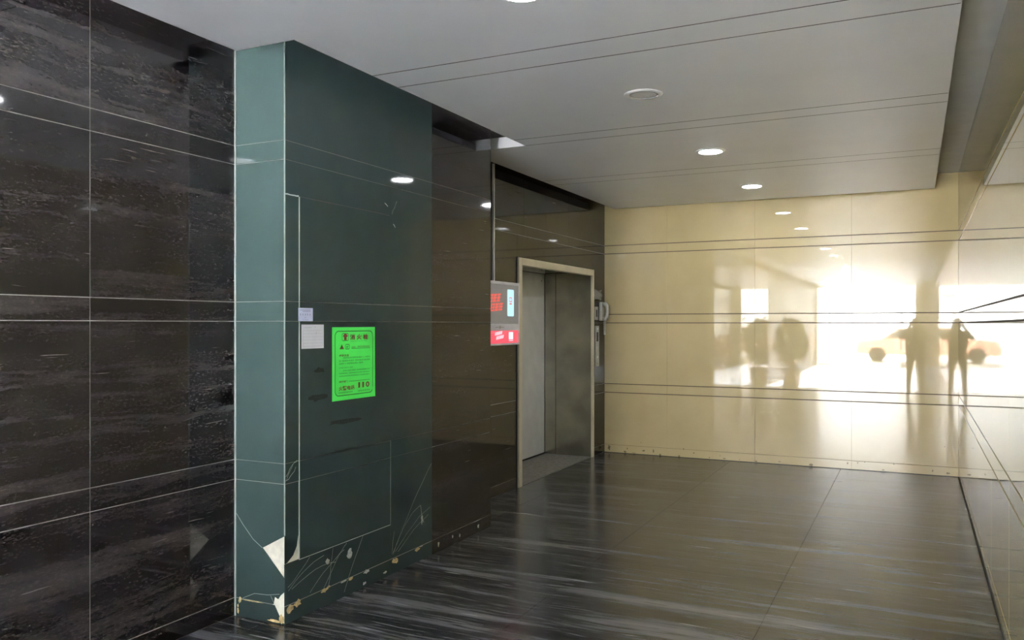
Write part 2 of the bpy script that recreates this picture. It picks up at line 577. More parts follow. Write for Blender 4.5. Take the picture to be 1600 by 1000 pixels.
box('plinth_joint', XB - .002, XB + .0006, YP, YM, .094, .0965, 'grout_mid', pillar)
# chips, cracks, glue
def blob(name, axis, plane, cu, cv, ru, rv, mat, parent, n=11, th=.0008, sd=0):
    rr = random.Random(sd or int(cu * 1000) * 7 + int(cv * 1000))
    pts = [(cu + ru * math.cos(2 * PI * i / n) * rr.uniform(.45, 1.1), cv + rv * math.sin(2 * PI * i / n) * rr.uniform(.45, 1.1)) for i in range(n)]
    return prism(name, axis, plane, pts, th, mat, parent)
for yy, zz, ru, rv, m in ((3.345, .075, .03, .03, 'glue'), (3.40, .085, .035, .022, 'glue'), (3.62, .088, .035, .014, 'glue'), (3.655, .097, .02, .010, 'glue'),
                          (3.86, .089, .03, .010, 'glue'), (3.79, .090, .03, .006, 'chip_grey'), (4.01, .088, .035, .014, 'chip_grey'), (4.31, .075, .035, .022, 'glue'),
                          (4.56, .082, .035, .013, 'glue'), (4.61, .092, .025, .008, 'chip_grey'), (4.20, .03, .022, .010, 'chip_grey'), (3.99, .024, .018, .012, 'chip_grey'),
                          (4.83, .055, .012, .022, 'chip_grey'), (5.02, .06, .012, .014, 'chip_grey'), (5.12, .045, .01, .014, 'chip_grey'), (5.40, .05, .012, .02, 'chip_grey'),
                          (3.85, .235, .03, .035, 'chip_grey'), (3.65, .24, .018, .02, 'chip_grey'), (4.62, .27, .014, .04, 'chip_grey')):
    blob('chip', 'x+', XB + .0012, yy, zz, ru, rv, m, pillar)
for xx, zz, ru, rv, m in ((-2.935, .03, .02, .026, 'glue'), (-2.985, .012, .05, .010, 'glue'), (-3.22, .085, .012, .022, 'glue'), (-3.235, .03, .008, .022, 'glue'),
                          (-3.12, .093, .10, .004, 'glue'), (-3.235, .055, .006, .01, 'glue')):
    blob('chip', 'y-', YP - .0012, xx, zz, ru, rv, m, pillar)
for xx, zz in ((-2.945, .405), (-2.965, .375), (-2.945, .29)):
    blob('fixing_hole', 'y-', YP + .0044, xx, zz, .005, .009, 'dark', pillar, 6)
def crack(axis, plane, pts, w=.0016):
    bm = bmesh.new()
    s = 1 if axis[1] == '+' else -1
    f3 = (lambda a, b: Vector((plane, a, b))) if axis[0] == 'x' else (lambda a, b: Vector((a, plane, b)))
    c = f3(*pts[0])
    for (a, b), (d, e) in zip(pts, pts[1:]):
        L = math.hypot(d - a, e - b) or 1
        nx, ny = -(e - b) / L * w / 2, (d - a) / L * w / 2
        bm.faces.new([bm.verts.new(f3(*q) - c) for q in ((a - nx, b - ny), (d - nx, e - ny), (d + nx, e + ny), (a + nx, b + ny))])
    return link('crack', bm_mesh('crack', bm), 'crack', pillar, c)
cy_ = YP - .0006
crack('y-', cy_, [(-3.25, .548), (-3.20, .49), (-3.13, .42), (-3.066, .381)], .0022)
crack('y-', cy_, [(-3.20, .10), (-3.12, .135), (-3.03, .14), (-2.95, .155)], .0014)
crack('y-', cy_, [(-3.01, .14), (-2.985, .10)], .0014)
cx_ = XB + .0006
def hashcrack(p0, p1, bend, n=6, w=.0014):
    pts = []
    for i in range(n + 1):
        t = i / n
        b = math.sin(t * PI) * bend
        pts.append((p0[0] + (p1[0] - p0[0]) * t + b * .3 + random.uniform(-.004, .004), p0[1] + (p1[1] - p0[1]) * t + b + random.uniform(-.003, .003)))
    crack('x+', cx_, pts, w)
hashcrack((3.33, .19), (3.50, .30), -.01)
hashcrack((3.335, .17), (3.62, .28), .03)
hashcrack((3.36, .17), (3.72, .22), .03)
hashcrack((3.50, .11), (3.80, .27), .02)
hashcrack((3.62, .10), (3.82, .30), .03)
hashcrack((3.66, .10), (3.70, .30), -.01)
hashcrack((3.80, .03), (3.98, .31), .02)
hashcrack((4.28, .12), (4.74, .62), .03, 8)
hashcrack((4.27, .12), (4.30, .26), 0)
hashcrack((4.29, .13), (4.60, .36), .06)
hashcrack((4.31, .13), (4.72, .33), .03)
hashcrack((4.34, .12), (4.70, .28), .02)
hashcrack((4.60, .36), (4.64, .24), 0, w=.003)
hashcrack((3.31, .76), (3.40, .83), .02, w=.002)
hashcrack((3.31, .74), (3.39, .80), -.015, w=.002)
hashcrack((3.315, .745), (3.41, .835), .03, w=.0015)
hashcrack((4.27, 2.23), (4.33, 2.32), 0, w=.001)
hashcrack((4.29, 2.17), (4.31, 2.155), 0, w=.004)
hashcrack((4.20, 2.29), (4.23, 2.275), 0, w=.004)
hashcrack((3.307, 2.222), (3.412, 2.222), 0, w=.006)
# dark tape marks left on the cabinet door
blob('tape_mark', 'x+', XB + .0038, 3.56, 1.15, .10, .022, 'tape', pillar, 13, .0006, 5)
blob('tape_mark', 'x+', XB + .0038, 3.80, 1.00, .26, .016, 'tape', pillar, 15, .0006, 8)
blob('tape_mark', 'x+', XB + .0038, 3.58, 1.30, .055, .02, 'tape', pillar, 9, .0006, 3)

# ================================================================== LIFT WALL
OY0, OY1, OZ = 7.052, 9.085, 2.184
bm = bmesh.new()
add_box(bm, XC - .2, XC - .003, YPE - .05, OY0 + .02, 0, ZC)
add_box(bm, XC - .2, XC - .003, OY1 - .02, YB + .02, 0, ZC)
add_box(bm, XC - .2, XC - .003, OY0, OY1, OZ - .01, ZC)
wall_lift = tag(link('wall_lift', bm_mesh('wall_lift', bm), 'grout_mid'), kind='structure')
for k in range(8):
    tile(wall_lift, 'x+', XC, YPE, OY0 if k < 6 else 7.2, ROWS[k], min(ROWS[k + 1], 9), 'marble', 0, .001, .0025, .0025, .010, .001)
for k in range(8):
    if k < 6:
        tile(wall_lift, 'x+', XC, OY1, YB, ROWS[k], ROWS[k + 1], 'marble', .0005, 0, .0025, .0025, .010, .001)
tile(wall_lift, 'x+', XC, OY0, OY1, OZ, 2.40, 'marble', .0006, .0006, .001, .0025, .010, .001)
for k in (6, 7):
    tile(wall_lift, 'x+', XC, 7.2, 8.35, ROWS[k], ROWS[k + 1], 'marble', .0006, .0006, .0025, .0025, .010, .001)
    tile(wall_lift, 'x+', XC, 8.35, YB, ROWS[k], ROWS[k + 1], 'marble', .0006, 0, .0025, .0025, .010, .001)

# ================================================================== BACK AND RIGHT WALLS
bm = bmesh.new()
add_box(bm, XC - .9, XR + .3, YB + .006, YB + .25, 0, ZC)
wall_back = tag(link('wall_back', bm_mesh('wall_back', bm), 'grout_cream'), kind='structure')
CG = [0, .0015] + [.0048] * 6 + [0]
bx = [XC, -2.617, -1.614, -.61, XR]
for i in range(4):
    for k in range(8):
        tile(wall_back, 'y-', YB, bx[i], bx[i + 1], ROWS[k], ROWS[k + 1], 'cream', .0006, .0006, CG[k], CG[k + 1], .014, .001)
bm = bmesh.new()
add_box(bm, XR + .006, XR + .25, YE - .2, YB + .02, 0, ZC)
wall_right = tag(link('wall_right', bm_mesh('wall_right', bm), 'grout_cream'), kind='structure')
for i in range(10):
    for k in range(8):
        t_ = tile(wall_right, 'x-', XR, -(YB - i * 1.0), -(YB - (i + 1) * 1.0), ROWS[k], ROWS[k + 1], 'cream', .0006, .0006, CG[k], CG[k + 1], .014, .001)
        t_.location.y = -t_.location.y
box('rear_cladding', XR, XR + .01, YE, YB - 10.0, 0, ZC, 'marble', wall_right)
box('sealant', XR - .007, XR, 0, YB, 0, .004, 'dark', wall_right)
box('sealant', XC, XR - .007, YB - .006, YB, 0, .004, 'dark', wall_back)
# grime along the foot of the cream walls
rg = random.Random(11)
for i, (px, pz, ru, rv) in enumerate(((-3.33, .055, .035, .045), (-3.13, .02, .03, .018), (-3.10, .06, .012, .02), (-3.02, .012, .05, .006), (-2.90, .045, .03, .015), (-2.78, .05, .015, .03),
                                      (-2.70, .012, .03, .02), (-2.47, .013, .025, .018), (-2.3, .06, .02, .012), (-2.12, .02, .014, .01), (-2.0, .05, .01, .008), (-1.95, .02, .03, .01),
                                      (-1.78, .02, .012, .008), (-1.6, .015, .03, .012), (-1.35, .03, .02, .008), (-1.02, .02, .05, .018), (-.65, .065, .015, .015), (-.3, .02, .03, .008),
                                      (.16, .045, .012, .02), (.3, .03, .03, .014), (-2.93, .14, .007, .012), (-2.42, .10, .007, .02), (-1.02, .16, .004, .004), (-.2, .09, .008, .014),
                                      (-.55, .075, .008, .015), (-.48, .09, .006, .012), (.27, .30, .006, .01))):
    blob('grime_spot', 'y-', YB - .0008, px, pz, ru * .7, rv * .8, 'stain', wall_back, 9, .0006, i + 1)
for i, yy in enumerate((9.3, 9.05, 8.7, 8.2, 7.4, 6.3)):
    blob('grime_spot', 'x-', XR - .0008, yy, .03 + .01 * (i % 3), .03, .012, 'stain', wall_right, 9, .0006, i + 50)

# ================================================================== ELEVATOR ENTRANCE
el = thing('elevator_entrance', (XC, 8.07, 0), 'stainless steel elevator doorway with closed grey doors', 'elevator')
PX = XC + .022
cw = .07
box('jamb', XC - .05, PX, OY0, OY0 + cw, 0, OZ, 'steel_frame', el, .002)
box('jamb', XC - .004, PX, OY1 - .05, OY1, 0, OZ, 'steel_frame', el, .002)
box('lintel', XC - .05, PX, OY0 + cw, OY1 - .05, OZ - cw, OZ, 'steel_frame', el, .002)
box('painted_shadow_strip', XC - .01, XC + .004, OY0 - .022, OY0, 0, OZ + .005, 'dark', el)  # black strip painting in the shade along the casing's left side
RY = 9.03
XD = -3.975
box('reveal_panel', -3.832, XC - .001, RY, RY + .02, .006, 2.152, 'steel', el, .002)
box('reveal_panel', XD - .02, -3.838, RY + .002, RY + .02, .006, 2.152, 'steel', el, .002)
box('reveal_panel', XD - .02, XC - .04, RY + .001, RY + .02, 2.16, 2.30, 'steel', el, .002)
box('reveal_panel', XD - .02, XC - .04, OY0 + .01, OY0 + .045, .006, 2.30, 'steel', el, .002)
box('soffit', XD - .02, XC - .01, OY0 + .02, RY + .01, 2.295, 2.33, 'steel', el)
d1 = box('door_panel', XD - .03, XD, 8.07, RY - .012, .022, 2.145, 'door', el, .002)
d2 = box('door_panel', XD - .045, XD - .012, OY0 + .05, 8.07, .022, 2.145, 'door', el, .002)
box('door_header', XD - .03, XD + .004, OY0 + .045, RY, 2.152, 2.30, 'door', el, .002)
box('door_back', XD - .10, XD - .05, OY0, RY + .05, 0, 2.33, 'dark', el)
box('sill_plate', XD - .005, XC + .002, OY0 + .045, RY, 0, .008, 'sill', el, .001)
box('sill_track', XD - .045, XD + .012, OY0 + .045, RY, 0, .0095, 'dark', el)
for z in (2.06, 2.20):
    blob('keyhole', 'x+', XD + .0045, 8.93, z, .008, .02, 'dark', el, 8, .001)
# shaft walls so the recess is closed
bm = bmesh.new()
add_box(bm, XD - .3, XD - .11, OY0 - .1, RY + .2, 0, ZC)
add_box(bm, XD - .3, XC - .19, OY0 - .1, OY0 + .008, 0, ZC)
add_box(bm, XD - .3, XC - .19, RY + .022, RY + .2, 0, ZC)
tag(link('wall_shaft', bm_mesh('wall_shaft', bm), 'dark'), kind='structure')

# ================================================================== DOWNLIGHTS
def downlight(y, on, label):
    t = thing('downlight', (-1.46, y, ZS), label, 'ceiling light', 'round ceiling downlights')
    lathe('ring', [(.082, -.0005), (.084, -.004), (.090, -.009), (.100, -.008), (.114, -.003), (.115, 0), (.082, -.0005)], 'white_paint', t, (-1.46, y, ZS - .0002), 40, caps=False)
    if not on:
        lathe('bezel', [(.078, -.004), (.080, -.0085), (.086, -.0105), (.090, -.0085), (.091, -.004), (.078, -.004)], 'chrome', t, (-1.46, y, ZS - .0002), 40, caps=False)
    lathe('diffuser', [(.002, -.0030 if on else -.0015), (.05, -.0028 if on else -.0015), (.088, -.0095 if on else -.0035), (.0885, -.001)], 'lamp_on' if on else 'lamp_off', t, (-1.46, y, ZS - .0003), 40)
    return t
downlight(8.42, True, 'lit downlight nearest the cream back wall')
downlight(6.58, True, 'lit downlight next after the unlit one, towards the back wall')
downlight(4.78, False, 'unlit round downlight with chrome ring in the grey ceiling')
downlight(3.08, True, 'lit downlight cut off by the top edge of the picture')
for y, n in ((1.4, 'first'), (-2.1, 'second'), (-5.6, 'third')):
    downlight(y, True, 'lit downlight behind the viewer, %s of three mirrored small in the back wall' % n)

# ================================================================== PAPERS ON THE CABINET DOOR
def glyphs(name, rects, mat, parent, y0, z0, plane):
    """flat print: rects (s0, s1, t0, t1) in paper coordinates"""
    v, f = [], []
    for a, b, c, d in rects:
        k = len(v)
        v += [(0, a, c), (0, b, c), (0, b, d), (0, a, d)]
        f.append((k, k + 1, k + 2, k + 3))
    return link(name, mesh_of(name, v, f), mat, parent, (plane, y0, z0))

def stroke_text(s0, s1, t, h, rnd_, gap=.35, cw=None, sh=0.0):
    """illegibly small print: tiny stroke clusters"""
    out = []
    w = cw or h
    x = s0
    while x + w * .8 < s1:
        if rnd_.random() > .07:
            for q in range(3):
                tt = t + h * (.05 + .36 * q)
                a = x + w * rnd_.uniform(0, .15)
                b = x + w * rnd_.uniform(.65, .9)
                out.append((a, b, tt, tt + h * .14))
            a = x + w * rnd_.uniform(.15, .6)
            out.append((a, a + w * .16, t, t + h * .95))
        x += w * (1 + gap * .5)
    return out

def text_mesh(body, size, bold=.0, sx=1.0, shear=0.0, space=1.0):
    cu = bpy.data.curves.new('text', 'FONT')
    cu.body = body
    cu.size = size
    cu.offset = bold
    cu.shear = shear
    cu.space_character = space
    cu.resolution_u = 3
    o = bpy.data.objects.new('text', cu)
    COL.objects.link(o)
    dg = bpy.context.evaluated_depsgraph_get()
    me = bpy.data.meshes.new_from_object(o.evaluated_get(dg))
    bpy.data.objects.remove(o)
    for v in me.vertices:
        x, y_ = v.co.x * sx, v.co.y
        v.co = (0, x, y_)
    return me

def text(name, body, size, mat, parent, y, z, plane, bold=0.0, sx=1.0, shear=0.0, space=1.0, fit=None):
    me = text_mesh(body, size, bold, sx, shear, space)
    if len(me.vertices) and fit:                      # fit = (width, height)
        ys = [v.co.y for v in me.vertices]
        zs = [v.co.z for v in me.vertices]
        ky = fit[0] / max(1e-6, max(ys) - min(ys))
        kz = fit[1] / max(1e-6, max(zs) - min(zs))
        a, b = min(ys), min(zs)
        for v in me.vertices:
            v.co.y = (v.co.y - a) * ky
            v.co.z = (v.co.z - b) * kz
    me.materials.clear()
    return link(name, me, mat, parent, (plane, y, z))

PP = XB + .0042
def paper(name, y0, y1, z0, z1, mat, label, cat, skew=0.0, curl=.0015):
    n = 8
    v, f = [], []
    for s in (0, 1):
        for i in range(n + 1):
            for j in range(n + 1):
                a, b = i / n, j / n
                d = curl * (max(0, a - .7) / .3) ** 2 * (1 - b) ** 2 * 2
                v.append((d - (.0004 if s else 0), (y1 - y0) * a, (z1 - z0) * b + skew * a))
    m_ = (n + 1) ** 2
    idx = lambda s, i, j: s * m_ + i * (n + 1) + j
    for i in range(n):
        for j in range(n):
            f.append((idx(0, i, j), idx(0, i + 1, j), idx(0, i + 1, j + 1), idx(0, i, j + 1)))
            f.append((idx(1, i, j), idx(1, i, j + 1), idx(1, i + 1, j + 1), idx(1, i + 1, j)))
    return tag(link(name, mesh_of(name, v, f), mat, None, (PP, y0, z0)), label, cat)

PY, PZ, PW, PH = 3.684, 1.119, .405, .414
poster = paper('fire_hydrant_poster', PY, PY + PW, PZ, PZ + PH, 'paper_green', 'bright green fire hydrant notice with red lettering on the glass cabinet door', 'poster', curl=.0012)
pl = PP + .0012
ft = lambda fx_, ft_: (PY + PW * fx_, PZ + PH * (1 - ft_))
def frame_rects(a, b, c, d, w, rc=.02):
    return [(a + rc, b - rc, c, c + w), (a + rc, b - rc, d - w, d), (a, a + w, c + rc, d - rc), (b - w, b, c + rc, d - rc)]
def rounded_frame(a, b, c, d, w, r, n=6):
    """outline ring as quads in (s, t)"""
    def path(o):
        pts = []
        for cx, cz, st in ((b - r, d - r, 0), (a + r, d - r, 90), (a + r, c + r, 180), (b - r, c + r, 270)):
            for i in range(n + 1):
                an = R(st + 90 * i / n)
                pts.append((cx + (r - o) * math.cos(an), cz + (r - o) * math.sin(an)))
        return pts
    A, B = path(0), path(w)
    v = [(0, *p) for p in A] + [(0, *p) for p in B]
    k = len(A)
    return v, [(i, (i + 1) % k, k + (i + 1) % k, k + i) for i in range(k)]
v, f = rounded_frame(PW * .055, PW * .945, PH * .06, PH * .95, .0045, .032)
link('printed_border', mesh_of('printed_border', v, f), 'ink_green', poster, (pl, PY, PZ))
v, f = rounded_frame(PW * .215, PW * .36, PH * (1 - .19), PH * (1 - .085), .003, .008)
link('printed_icon_frame', mesh_of('printed_icon_frame', v, f), 'ink_green', poster, (pl, PY, PZ))
ic = [(.24, .115), (.262, .10), (.268, .092), (.31, .092), (.316, .10), (.34, .115), (.34, .13), (.318, .135), (.318, .17), (.326, .178), (.25, .178), (.26, .17), (.26, .135), (.24, .13)]
link('printed_hydrant', mesh_of('printed_hydrant', [(0, PW * a, PH * (1 - b)) for a, b in ic], [tuple(range(len(ic)))]), 'ink_red', poster, (pl, PY, PZ))
y_, z_ = ft(.395, .178)
text('printed_title', '消 火 栓', .04, 'ink_red', poster, y_, z_, pl, .0012, fit=(PW * .43, PH * .078))
rt = random.Random(3)
rc = []
rc += stroke_text(PW * .40, PW * .58, PH * .800, PH * .008, rt)
rc += stroke_text(PW * .60, PW * .80, PH * .800, PH * .008, rt)
for t0, a, b in ((.430, .24, .88), (.470, .15, .88), (.508, .15, .72)):
    rc += stroke_text(PW * a, PW * b, PH * (1 - t0), PH * .019, rt, .2)
rc += stroke_text(PW * .15, PW * .46, PH * (1 - .563), PH * .014, rt, .1, PH * .01)
for t0, a, b in ((.603, .24, .86), (.640, .15, .86), (.677, .15, .86)):
    rc += stroke_text(PW * a, PW * b, PH * (1 - t0), PH * .014, rt, .1, PH * .01)
rc += stroke_text(PW * .14, PW * .46, PH * (1 - .905), PH * .022, rt, .2)
rc += stroke_text(PW * .58, PW * .87, PH * (1 - .905), PH * .020, rt, .2)
rc += [(PW * .37, PW * .86, PH * (1 - .752), PH * (1 - .752) + .0022)]
rc += [(PW * .43, PW * .87, PH * (1 - .30), PH * (1 - .30) + .002)]
glyphs('printed_text', rc, 'ink_green', poster, PY, PZ, pl)
rc = stroke_text(PW * .43, PW * .54, PH * (1 - .29), PH * .022, rt, .2) + stroke_text(PW * .57, PW * .88, PH * (1 - .285), PH * .022, rt, .2)
glyphs('printed_text', rc, 'ink_brown', poster, PY, PZ, pl)
tri = [(.16, .30), (.26, .30), (.21, .235)]
link('printed_warning_sign', mesh_of('printed_warning_sign', [(0, PW * a, PH * (1 - b)) for a, b in tri], [(0, 1, 2)]), 'ink_brown', poster, (pl, PY, PZ))
v, f = rounded_frame(PW * .29, PW * .385, PH * (1 - .305), PH * (1 - .235), .0035, .008)
link('printed_icon_frame', mesh_of('printed_icon_frame', v, f), 'ink_green', poster, (pl, PY, PZ))
glyphs('printed_icon', [(PW * .315, PW * .36, PH * (1 - .268), PH * (1 - .262)), (PW * .32, PW * .335, PH * (1 - .292), PH * (1 - .262))], 'ink_green', poster, PY, PZ, pl)
y_, z_ = ft(.15, .405)
text('printed_heading', '使用方法', .02, 'ink_brown', poster, y_, z_, pl, .0006, fit=(PW * .22, PH * .032))
y_, z_ = ft(.15, .76)
text('printed_heading', '维护部门', .02, 'ink_brown', poster, y_, z_, pl, .0003, fit=(PW * .19, PH * .03))
y_, z_ = ft(.14, .868)
text('printed_phone_line', '火警电话', .03, 'ink_red', poster, y_, z_, pl, .0008, fit=(PW * .36, PH * .062))
y_, z_ = ft(.58, .853)
for ch, dx_, w_ in (('1', .01, .040), ('1', .105, .040), ('0', .19, .085)):
    text('printed_digit', ch, .04, 'ink_red', poster, y_ + PW * dx_, z_, pl, .0011, fit=(PW * w_, PH * .078))

n1 = paper('white_notice', 3.405, 3.521, 1.566, 1.636, 'paper_blue', 'small bluish notice with a row of dark characters above the white form', 'notice', curl=0)
p1 = PP + .0004
rc = [(.012, .098, .058, .0605), (.032, .098, .0505, .0525)]
glyphs('printed_lines', rc, 'ink_blue', n1, 3.405, 1.566, p1)
rc = []
for i in range(5):
    rc += stroke_text(.012 + i * .019, .012 + i * .019 + .013, .030, .011, rt, 0, .0105)
rc += stroke_text(.05, .064, .016, .006, rt)
rc += [(.03, .08, .008, .0092)]
glyphs('printed_text', rc, 'ink_blue', n1, 3.405, 1.566, p1)
n2 = paper('white_form', 3.429, 3.612, 1.419, 1.548, 'paper_white', 'square white form with faint grey table beside the green poster', 'notice', curl=0)
rc = [(.012, .171, .012 + .017 * i, .0128 + .017 * i) for i in range(6)] + [(.012, .0128, .012, .097), (.171, .1718, .012, .097)]
rc += [(.02, .08, .112, .1135), (.11, .113, .112, .118), (.118, .121, .078, .088)]
glyphs('printed_table', rc, 'ink_grey', n2, 3.429, 1.419, p1)

# ================================================================== AD SCREEN AND CABLE DUCT
SY0, SY1, SZ0, SZ1 = 6.155, 6.983, 1.361, 1.932
ads = thing('advertising_screen', (XC + .03, (SY0 + SY1) / 2, SZ0), 'wall display in silver frame with dim upper screen and red lower strip', 'display')
SF = -3.33
box('housing', XC, SF - .003, SY0 + .004, SY1 - .004, SZ0 + .004, SZ1 - .004, 'plastic_grey', ads, .004)
fw = .026
zr0, zr1 = 1.378, 1.492
zm = 1.553
box('frame_rail', SF - .004, SF, SY0, SY1, SZ1 - fw, SZ1, 'plastic_grey', ads, .001)
box('frame_rail', SF - .004, SF, SY0, SY1, SZ0, zr0, 'plastic_grey', ads, .001)
box('frame_rail', SF - .004, SF, SY0 + fw, SY1 - fw, zr1, zm, 'plastic_grey', ads, .001)
box('frame_rail', SF - .004, SF, SY0, SY0 + fw, zr0, SZ1 - fw, 'plastic_grey', ads, .001)
box('frame_rail', SF - .004, SF, SY1 - fw, SY1, zr0, SZ1 - fw, 'plastic_grey', ads, .001)
up = box('upper_screen', SF - .006, SF - .002, SY0 + fw, SY1 - fw, zm, SZ1 - fw, 'screen_dark', ads)
lo = box('lower_screen', SF - .006, SF - .002, SY0 + fw, SY1 - fw, zr0, zr1, 'screen_red', ads)
sp_ = SF - .0014
v, f = [], []
def rrect(a, b, c, d, r, n=5):
    pts = []
    for cx, cz, st in ((b - r, d - r, 0), (a + r, d - r, 90), (a + r, c + r, 180), (b - r, c + r, 270)):
        for i in range(n + 1):
            an = R(st + 90 * i / n)
            pts.append((0, cx + r * math.cos(an), cz + r * math.sin(an)))
    return pts
ph = rrect(6.725, 6.862, 1.622, 1.866, .014)
link('phone_picture', mesh_of('phone_picture', ph, [tuple(range(len(ph)))]), 'screen_blue', up, (sp_, 0, 0))
v, f = rounded_frame(6.765, 6.822, 1.752, 1.796, .008, .010)
link('logo_badge', mesh_of('logo_badge', v, f), 'screen_redtext', up, (sp_ + .0003, 0, 0))
glyphs('badge_caption', [(6.768, 6.818, 1.730, 1.742)], 'screen_redtext', up, 0, 0, sp_ + .0003)
def slanted(name, rows, mat, parent, plane, sh):
    rr = random.Random(21)
    v, f = [], []
    for (y0, y1, z0, z1, n) in rows:
        w = (y1 - y0) / n
        h = z1 - z0
        for i in range(n):
            a = y0 + i * w
            parts = [(a + w * .05, a + w * .92, z0 + h * q, z0 + h * (q + .17)) for q in (.02, .41, .80)]
            parts += [(a + w * q, a + w * (q + .2), z0, z1) for q in (rr.choice((.05, .2)), rr.choice((.5, .7)))]
            for p in parts:
                k = len(v)
                for yy, zz in ((p[0], p[2]), (p[1], p[2]), (p[1], p[3]), (p[0], p[3])):
                    v.append((0, yy + (zz - z0) * .35, zz + (yy - y0) * sh))
                f.append((k, k + 1, k + 2, k + 3))
    return link(name, mesh_of(name, v, f), mat, parent, (plane, 0, 0))
slanted('slogan', [(6.28, 6.58, 1.735, 1.808, 4), (6.30, 6.625, 1.655, 1.725, 4)], 'screen_redtext', up, sp_, .06)
slanted('slogan', [(6.475, 6.62, 1.448, 1.476, 4), (6.50, 6.65, 1.411, 1.440, 4)], 'screen_white', lo, sp_, .10)
glyphs('white_card', [(6.755, 6.845, 1.410, 1.478), (6.757, 6.843, 1.396, 1.402)], 'screen_white', lo, 0, 0, sp_)
lathe('badge', [(.003, 0), (.014, .001), (.015, .003)], 'grout_light', ads, (SF + .001, 6.569, 1.523), 20).rotation_euler = (0, R(90), 0)
box('badge_wing', SF, SF + .0012, 6.485, 6.545, 1.5205, 1.5245, 'ink_grey', ads)
box('badge_wing', SF, SF + .0012, 6.593, 6.655, 1.5205, 1.5245, 'ink_grey', ads)
tag(box('cable_duct', XC + .001, XC + .022, 6.53, 6.55, SZ1 - .01, 2.98, 'white_paint', None, .002), 'thin white vertical cable duct rising above the wall display', 'cable duct')

# ================================================================== CALL PANEL, INDICATOR, PHONE
cp = thing('call_button_panel', (XC, 9.22, 1.05), 'tall narrow steel call panel right of the elevator door', 'call panel')
box('plate', XC, XC + .010, 9.165, 9.285, 1.05, 1.53, 'panel_steel', cp, .002)
box('display_window', XC + .008, XC + .0115, 9.195, 9.255, 1.345, 1.455, 'dark', cp, .001)
for z in (1.495, 1.16):
    lathe('button', [(.014, 0), (.014, .003), (.011, .005), (.002, .005)], 'plastic_grey', cp, (XC + .010, 9.225, z), 16).rotation_euler = (0, R(90), 0)
lathe('screw', [(.006, 0), (.005, .002), (.001, .002)], 'dark', cp, (XC + .010, 9.225, 1.085), 10).rotation_euler = (0, R(90), 0)
fi = thing('floor_indicator', (XC, 9.2, 1.6), 'small steel floor indicator plate between door frame and wall phone', 'indicator')
box('plate', XC, XC + .012, 9.145, 9.245, 1.60, 1.755, 'panel_steel', fi, .002)
box('display_window', XC + .010, XC + .0135, 9.175, 9.215, 1.635, 1.72, 'dark', fi, .001)
tel = thing('wall_phone', (XC, 9.36, 1.58), 'white wall telephone with hanging coiled cord in the corner', 'telephone')
box('base', XC, XC + .035, 9.295, 9.415, 1.59, 1.815, 'plastic_white', tel, .010, 2)
hs_pts = [(XC + .055, 9.355, 1.60), (XC + .080, 9.355, 1.625), (XC + .088, 9.355, 1.70), (XC + .080, 9.355, 1.775), (XC + .055, 9.355, 1.80)]
bm = bmesh.new()
c0 = Vector((XC + .06, 9.355, 1.70))
tube_bm(bm, [Vector(p) - c0 for p in hs_pts], [.024, .022, .017, .022, .024], 12)
for z in (1.612, 1.788):
    add_box(bm, XC + .035 - c0.x, XC + .075 - c0.x, -.028, .028, z - .022 - c0.z, z + .022 - c0.z)
link('handset', bm_mesh('handset', bm, True), 'plastic_white', tel, c0)
cord = []
for i in range(140):
    t = i / 139
    zz = 1.60 - .175 * math.sin(t * PI)
    yy = 9.345 + .05 * t
    a = i * 1.15
    cord.append((XC + .05 + .008 * math.cos(a), yy + .008 * math.sin(a), zz))
tube('cord', cord, .0032, 'plastic_white', tel, 6)
# plastic rain sheet folded over the top of the indicator
v, f = [], []
n = 10
for i in range(n + 1):
    for j in range(n + 1):
        a, b = i / n, j / n
        v.append((XC + .008 + .038 * math.sin(PI * b) * math.sin(PI * (.15 + .85 * a)) + .006 * math.sin(9 * a + 4 * b), 9.115 + .27 * b, 1.838 + .12 * a + .006 * math.sin(b * 7)))
for i in range(n):
    for j in range(n):
        k = i * (n + 1) + j
        f.append((k, k + 1, k + n + 2, k + n + 1))
ps = NT('clear_crumpled_plastic')
ps.b.inputs['Alpha'].default_value = .55
ps.set((.45, .45, .43), .12)
tag(link('plastic_sheet', mesh_of('plastic_sheet', v, f, True), ps.m), 'crumpled clear plastic sheet on the wall above the phone', 'plastic sheet')

